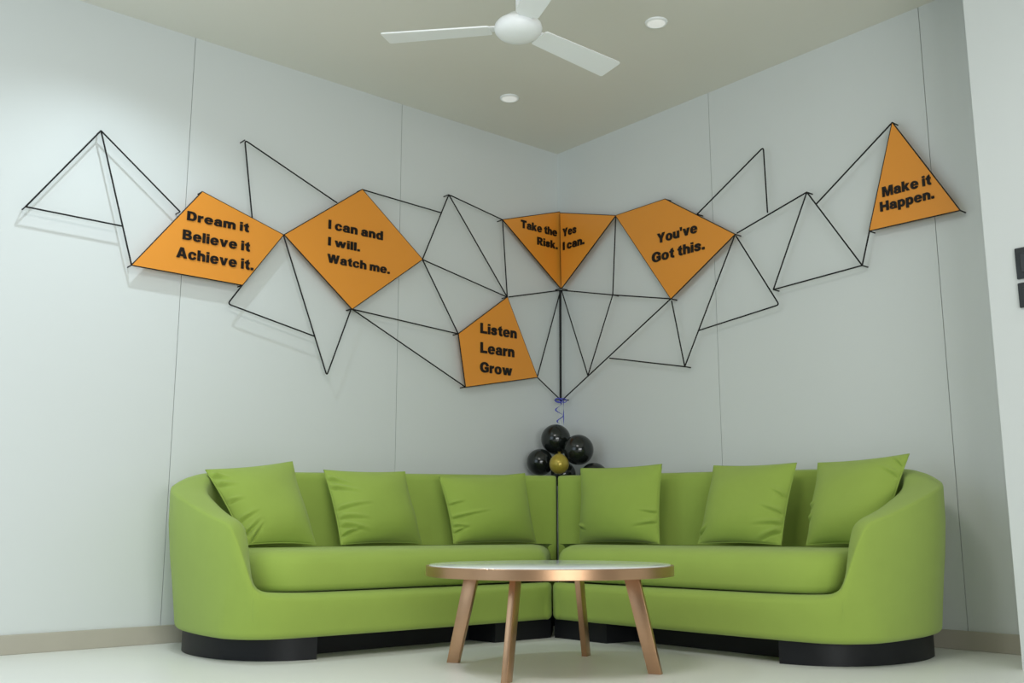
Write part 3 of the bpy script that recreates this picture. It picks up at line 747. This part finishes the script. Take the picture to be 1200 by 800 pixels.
 't': (0.5, [[(0.367, -0.014), (0.280, 0.005), (0.230, 0.030), (0.199, 0.053), (0.147, 0.112), (0.121, 0.200), (0.119, 0.544), (0.105, 0.553), (0.011, 0.554), (0.002, 0.569), (0.005, 0.735), (0.018, 0.741), (0.115, 0.744), (0.121, 0.756), (0.124, 0.857), (0.161, 0.883), (0.283, 0.944), (0.367, 0.989), (0.386, 0.990), (0.391, 0.750), (0.405, 0.741), (0.480, 0.739), (0.489, 0.725), (0.486, 0.559), (0.474, 0.553), (0.405, 0.553), (0.391, 0.544), (0.389, 0.269), (0.404, 0.231), (0.422, 0.213), (0.443, 0.199), (0.493, 0.189), (0.501, 0.181), (0.502, 0.006), (0.496, -0.006), (0.468, -0.015)]]),
 'v': (0.8, [[(0.274, 0.006), (0.260, 0.025), (0.005, 0.731), (0.018, 0.741), (0.278, 0.737), (0.294, 0.694), (0.392, 0.328), (0.399, 0.318), (0.405, 0.321), (0.431, 0.412), (0.510, 0.706), (0.524, 0.737), (0.536, 0.741), (0.793, 0.737), (0.794, 0.725), (0.775, 0.669), (0.556, 0.069), (0.536, 0.016), (0.524, 0.004)]]),
 'w': (1.2, [[(0.230, 0.004), (0.216, 0.025), (0.129, 0.312), (0.004, 0.725), (0.007, 0.737), (0.242, 0.741), (0.261, 0.732), (0.335, 0.412), (0.348, 0.362), (0.355, 0.353), (0.361, 0.357), (0.369, 0.381), (0.454, 0.719), (0.461, 0.735), (0.474, 0.741), (0.724, 0.741), (0.736, 0.737), (0.756, 0.681), (0.836, 0.366), (0.843, 0.353), (0.850, 0.356), (0.871, 0.444), (0.923, 0.669), (0.943, 0.735), (0.955, 0.741), (1.180, 0.741), (1.192, 0.738), (1.196, 0.731), (0.987, 0.037), (0.974, 0.007), (0.961, 0.003), (0.730, 0.003), (0.718, 0.007), (0.685, 0.100), (0.619, 0.338), (0.605, 0.379), (0.599, 0.382), (0.585, 0.350), (0.486, 0.009), (0.474, 0.003)]]),
 'k': (0.8, [[(0.011, 0.004), (0.002, 0.019), (0.005, 0.998), (0.018, 1.003), (0.255, 1.003), (0.269, 0.994), (0.274, 0.419), (0.280, 0.420), (0.294, 0.438), (0.461, 0.737), (0.474, 0.741), (0.736, 0.741), (0.767, 0.737), (0.764, 0.725), (0.511, 0.453), (0.505, 0.438), (0.788, 0.019), (0.787, 0.006), (0.493, 0.006), (0.479, 0.019), (0.351, 0.262), (0.336, 0.274), (0.277, 0.213), (0.271, 0.200), (0.271, 0.019), (0.265, 0.006)]]),
 's': (0.72, [[(0.336, -0.014), (0.174, 0.010), (0.136, 0.024), (0.030, 0.129), (0.007, 0.162), (-0.004, 0.200), (-0.002, 0.237), (0.024, 0.283), (0.055, 0.304), (0.092, 0.316), (0.117, 0.314), (0.161, 0.295), (0.240, 0.219), (0.255, 0.210), (0.355, 0.197), (0.451, 0.219), (0.451, 0.231), (0.430, 0.246), (0.318, 0.295), (0.143, 0.361), (0.115, 0.387), (0.068, 0.448), (0.036, 0.493), (0.029, 0.512), (0.027, 0.562), (0.041, 0.594), (0.124, 0.696), (0.174, 0.720), (0.308, 0.744), (0.392, 0.746), (0.524, 0.728), (0.542, 0.721), (0.586, 0.690), (0.677, 0.606), (0.694, 0.581), (0.702, 0.556), (0.700, 0.500), (0.676, 0.463), (0.636, 0.436), (0.599, 0.428), (0.549, 0.442), (0.449, 0.526), (0.355, 0.539), (0.317, 0.531), (0.313, 0.525), (0.318, 0.518), (0.399, 0.489), (0.555, 0.420), (0.593, 0.396), (0.675, 0.275), (0.689, 0.231), (0.687, 0.194), (0.669, 0.156), (0.586, 0.042), (0.524, 0.018), (0.374, -0.015)]]),
 'd': (0.76, [[(0.268, -0.014), (0.186, 0.011), (0.136, 0.042), (0.077, 0.100), (0.053, 0.137), (0.016, 0.225), (0.002, 0.294), (0.002, 0.438), (0.010, 0.487), (0.035, 0.569), (0.054, 0.606), (0.096, 0.662), (0.161, 0.714), (0.230, 0.745), (0.311, 0.759), (0.374, 0.759), (0.424, 0.751), (0.474, 0.736), (0.486, 0.737), (0.489, 0.987), (0.493, 0.998), (0.505, 1.003), (0.743, 1.003), (0.757, 0.994), (0.757, 0.012), (0.743, 0.003), (0.480, 0.007), (0.405, -0.015)], [(0.358, 0.181), (0.380, 0.178), (0.411, 0.186), (0.449, 0.216), (0.475, 0.262), (0.489, 0.325), (0.489, 0.419), (0.469, 0.494), (0.438, 0.537), (0.392, 0.559), (0.349, 0.557), (0.322, 0.544), (0.296, 0.519), (0.273, 0.469), (0.259, 0.400), (0.259, 0.344), (0.273, 0.269), (0.305, 0.210), (0.336, 0.187)]]),
 'p': (0.76, [[(0.011, -0.271), (0.002, -0.256), (0.005, 0.735), (0.018, 0.741), (0.255, 0.741), (0.280, 0.734), (0.336, 0.751), (0.386, 0.759), (0.455, 0.759), (0.505, 0.751), (0.561, 0.733), (0.611, 0.708), (0.664, 0.662), (0.706, 0.606), (0.725, 0.569), (0.744, 0.512), (0.758, 0.438), (0.758, 0.300), (0.751, 0.256), (0.731, 0.188), (0.688, 0.106), (0.626, 0.044), (0.586, 0.017), (0.542, -0.001), (0.480, -0.016), (0.361, -0.016), (0.286, 0.004), (0.274, 0.003), (0.271, -0.256), (0.265, -0.269)], [(0.364, 0.181), (0.386, 0.178), (0.424, 0.187), (0.458, 0.213), (0.487, 0.269), (0.501, 0.344), (0.501, 0.400), (0.481, 0.487), (0.458, 0.525), (0.436, 0.545), (0.411, 0.557), (0.361, 0.557), (0.322, 0.537), (0.291, 0.494), (0.271, 0.419), (0.271, 0.325), (0.285, 0.262), (0.314, 0.213), (0.336, 0.192)]]),
}


def glyph_mesh(ch):
    cu = bpy.data.curves.new('letters', 'CURVE')
    cu.dimensions = '2D'
    cu.fill_mode = 'BOTH'
    for loop in GLYPHS[ch][1]:
        sp = cu.splines.new('POLY')
        sp.points.add(len(loop) - 1)
        for p, (x, y) in zip(sp.points, loop):
            p.co = (x, y, 0, 1)
        sp.use_cyclic_u = True
    o = bpy.data.objects.new('letters', cu)
    C.objects.link(o)
    me = bpy.data.meshes.new_from_object(o.evaluated_get(bpy.context.evaluated_depsgraph_get()))
    bpy.data.objects.remove(o)
    return me


GLYPH_MESH = {ch: glyph_mesh(ch) for ch in GLYPHS}


GAP = 0.105


def word_layout(line):
    """[(word, [(letter, x), ...]), ...] and the inked length of the line"""
    x, out = 0.0, []
    for wd in line.split(' '):
        row = []
        for ch in wd:
            row.append((ch, x))
            x += GLYPHS[ch][0] + GAP
        out.append((wd, row))
        end = x - GAP
        x = end + 0.42
    return out, end


for (side, poly, lines), lab in zip(SIGNS, SIGN_LABELS):
    ca = sum(q[0] for q in poly) / len(poly)
    cz = sum(q[1] for q in poly) / len(poly)
    t = thing('wall_sign', lab, 'sign', on_wall(side, ca, cz, 0.0), 'orange signs on the walls')
    bm = bmesh.new()
    back = [bm.verts.new(on_wall(side, a, z, D - 0.003)) for a, z in poly]
    front = [bm.verts.new(on_wall(side, a, z, D + 0.003)) for a, z in poly]
    bridge(bm, [back, front])
    obj('panel', bm, M_orange, t, smooth=False)
    for i in range(len(poly)):
        bm = bmesh.new()
        tube(bm, [on_wall(side, *poly[i]), on_wall(side, *poly[(i + 1) % len(poly)])], ROD * 0.9, 10)
        obj('edge_rod', bm, M_black, t)
    for q in poly:
        pin(side, q, t)
    for s, a0, a1, zb, cap in lines:
        words, length = word_layout(s)
        for wd, row in words:
            bm = bmesh.new()
            for ch, x in row:
                n0 = len(bm.verts)
                bm.from_mesh(GLYPH_MESH[ch])
                bm.verts.ensure_lookup_table()
                for v in bm.verts[n0:]:
                    v.co = Vector((v.co.x + x, v.co.y, 0))
            bmesh.ops.remove_doubles(bm, verts=bm.verts[:], dist=0.0005)
            r = bmesh.ops.extrude_face_region(bm, geom=bm.faces[:])
            for v in r['geom']:
                if isinstance(v, bmesh.types.BMVert):
                    v.co.z = 1.0
            for v in bm.verts:
                v.co = on_wall(side, a0 + (a1 - a0) * v.co.x / length, zb + v.co.y * cap, D + 0.0028 + 0.0055 * v.co.z)
            obj('lettering', bm, M_letter, t, smooth=False)

# ------------------------------------------------------------------ balloons tied up in the corner
def balloon(name, label, c, r, knot, mat, group):
    t = thing(name, label, 'balloon', c, group)
    ax = Vector(knot).normalized()
    R = Vector((0, 0, 1)).rotation_difference(-ax).to_matrix()
    bm = bmesh.new()
    prof = []
    for k in range(25):
        th = math.pi * k / 24
        rr, zz = math.sin(th) * r, math.cos(th) * r
        if zz < 0:
            rr *= 1 - 0.10 * (zz / r) ** 2
            zz *= 1.10
        prof.append((max(rr, 0.0), zz))
    prof[0] = (0, prof[0][1])
    prof[-1] = (0, prof[-1][1])
    lathe(bm, prof, 40, c, R)
    obj('skin', bm, mat, t, angle=180)
    bm = bmesh.new()
    lathe(bm, [(0.004, -1.08 * r), (0.0035, -1.13 * r), (0.007, -1.15 * r), (0.0045, -1.17 * r), (0.011, -1.25 * r), (0.010, -1.255 * r)], 14, c, R)
    obj('knot', bm, mat, t)
    return t


BG = 'black balloons in the corner'
balloon('balloon', 'topmost black balloon of the cluster in the corner', (-0.185, -0.160, 1.024), 0.088, (0.3, -0.1, -0.9), M_balloon, BG)
balloon('balloon', 'right-hand large black balloon of the cluster, beside the topmost one', (-0.160, -0.326, 0.952), 0.088, (0.6, 0.5, -0.4), M_balloon, BG)
balloon('balloon', 'left-hand black balloon of the cluster, behind the left sofa back', (-0.275, -0.118, 0.886), 0.078, (0.6, 0.2, -0.4), M_balloon, BG)
balloon('balloon', 'black balloon furthest right in the cluster, its top peeking over the right sofa back', (-0.135, -0.425, 0.790), 0.083, (-0.2, 0.4, -0.8), M_balloon, BG)
balloon('balloon', 'black balloon mostly hidden behind the gold balloon', (-0.170, -0.205, 0.815), 0.074, (0.1, 0.0, -1.0), M_balloon, BG)
balloon('balloon', 'small gold balloon in front of the black balloons', (-0.315, -0.325, 0.862), 0.056, (0.05, 0.0, 1.0), M_gold, None)

rb = thing('ribbon', 'curly blue ribbon tying the balloons to the wire frame in the corner', 'ribbon', (-0.045, -0.06, 1.27))


def strip(pts, wd, parent, name):
    bm = bmesh.new()
    side = Vector((0.76, -0.65, 0))
    rows = []
    for i, (p, tw) in enumerate(pts):
        s = (side * math.cos(tw) + Vector((-0.64, -0.75, 0)) * math.sin(tw)) * wd / 2
        o = Vector((-0.64, -0.75, 0)) * 0.0006
        p = Vector(p)
        rows.append([bm.verts.new(p - s - o), bm.verts.new(p + s - o), bm.verts.new(p + s + o), bm.verts.new(p - s + o)])
    bridge(bm, rows)
    return obj(name, bm, M_ribbon, parent, angle=60)


base = Vector((-0.07, -0.085, 0))
rt = Vector((0.76, -0.65, 0))
strip([(base + rt * 0.016 + Vector((-0.01 * k / 10, -0.01 * k / 10, 1.272 - 0.175 * k / 10)), 0.3 + 0.5 * k) for k in range(11)], 0.006, rb, 'straight_strand')
strip([(base + rt * (-0.02 + 0.017 * k / 24 + 0.02 * math.sin(k * 0.55)) + Vector((-0.012, -0.015, 1.265 - 0.15 * k / 24)), 0.35 * k) for k in range(25)], 0.010, rb, 'curled_strand')
bm = bmesh.new()
for k in range(3):
    pts = [base + rt * (0.022 * math.cos(a) * (1 if k % 2 else -1) + (0.012 if k % 2 else -0.014)) + Vector((-0.01 * k, -0.012 * k + 0.006 * math.sin(a), 1.27 + 0.013 * math.sin(a))) for a in [2 * math.pi * i / 18 for i in range(19)]]
    tube(bm, pts, 0.0024, 6)
obj('bow', bm, M_ribbon, rb)
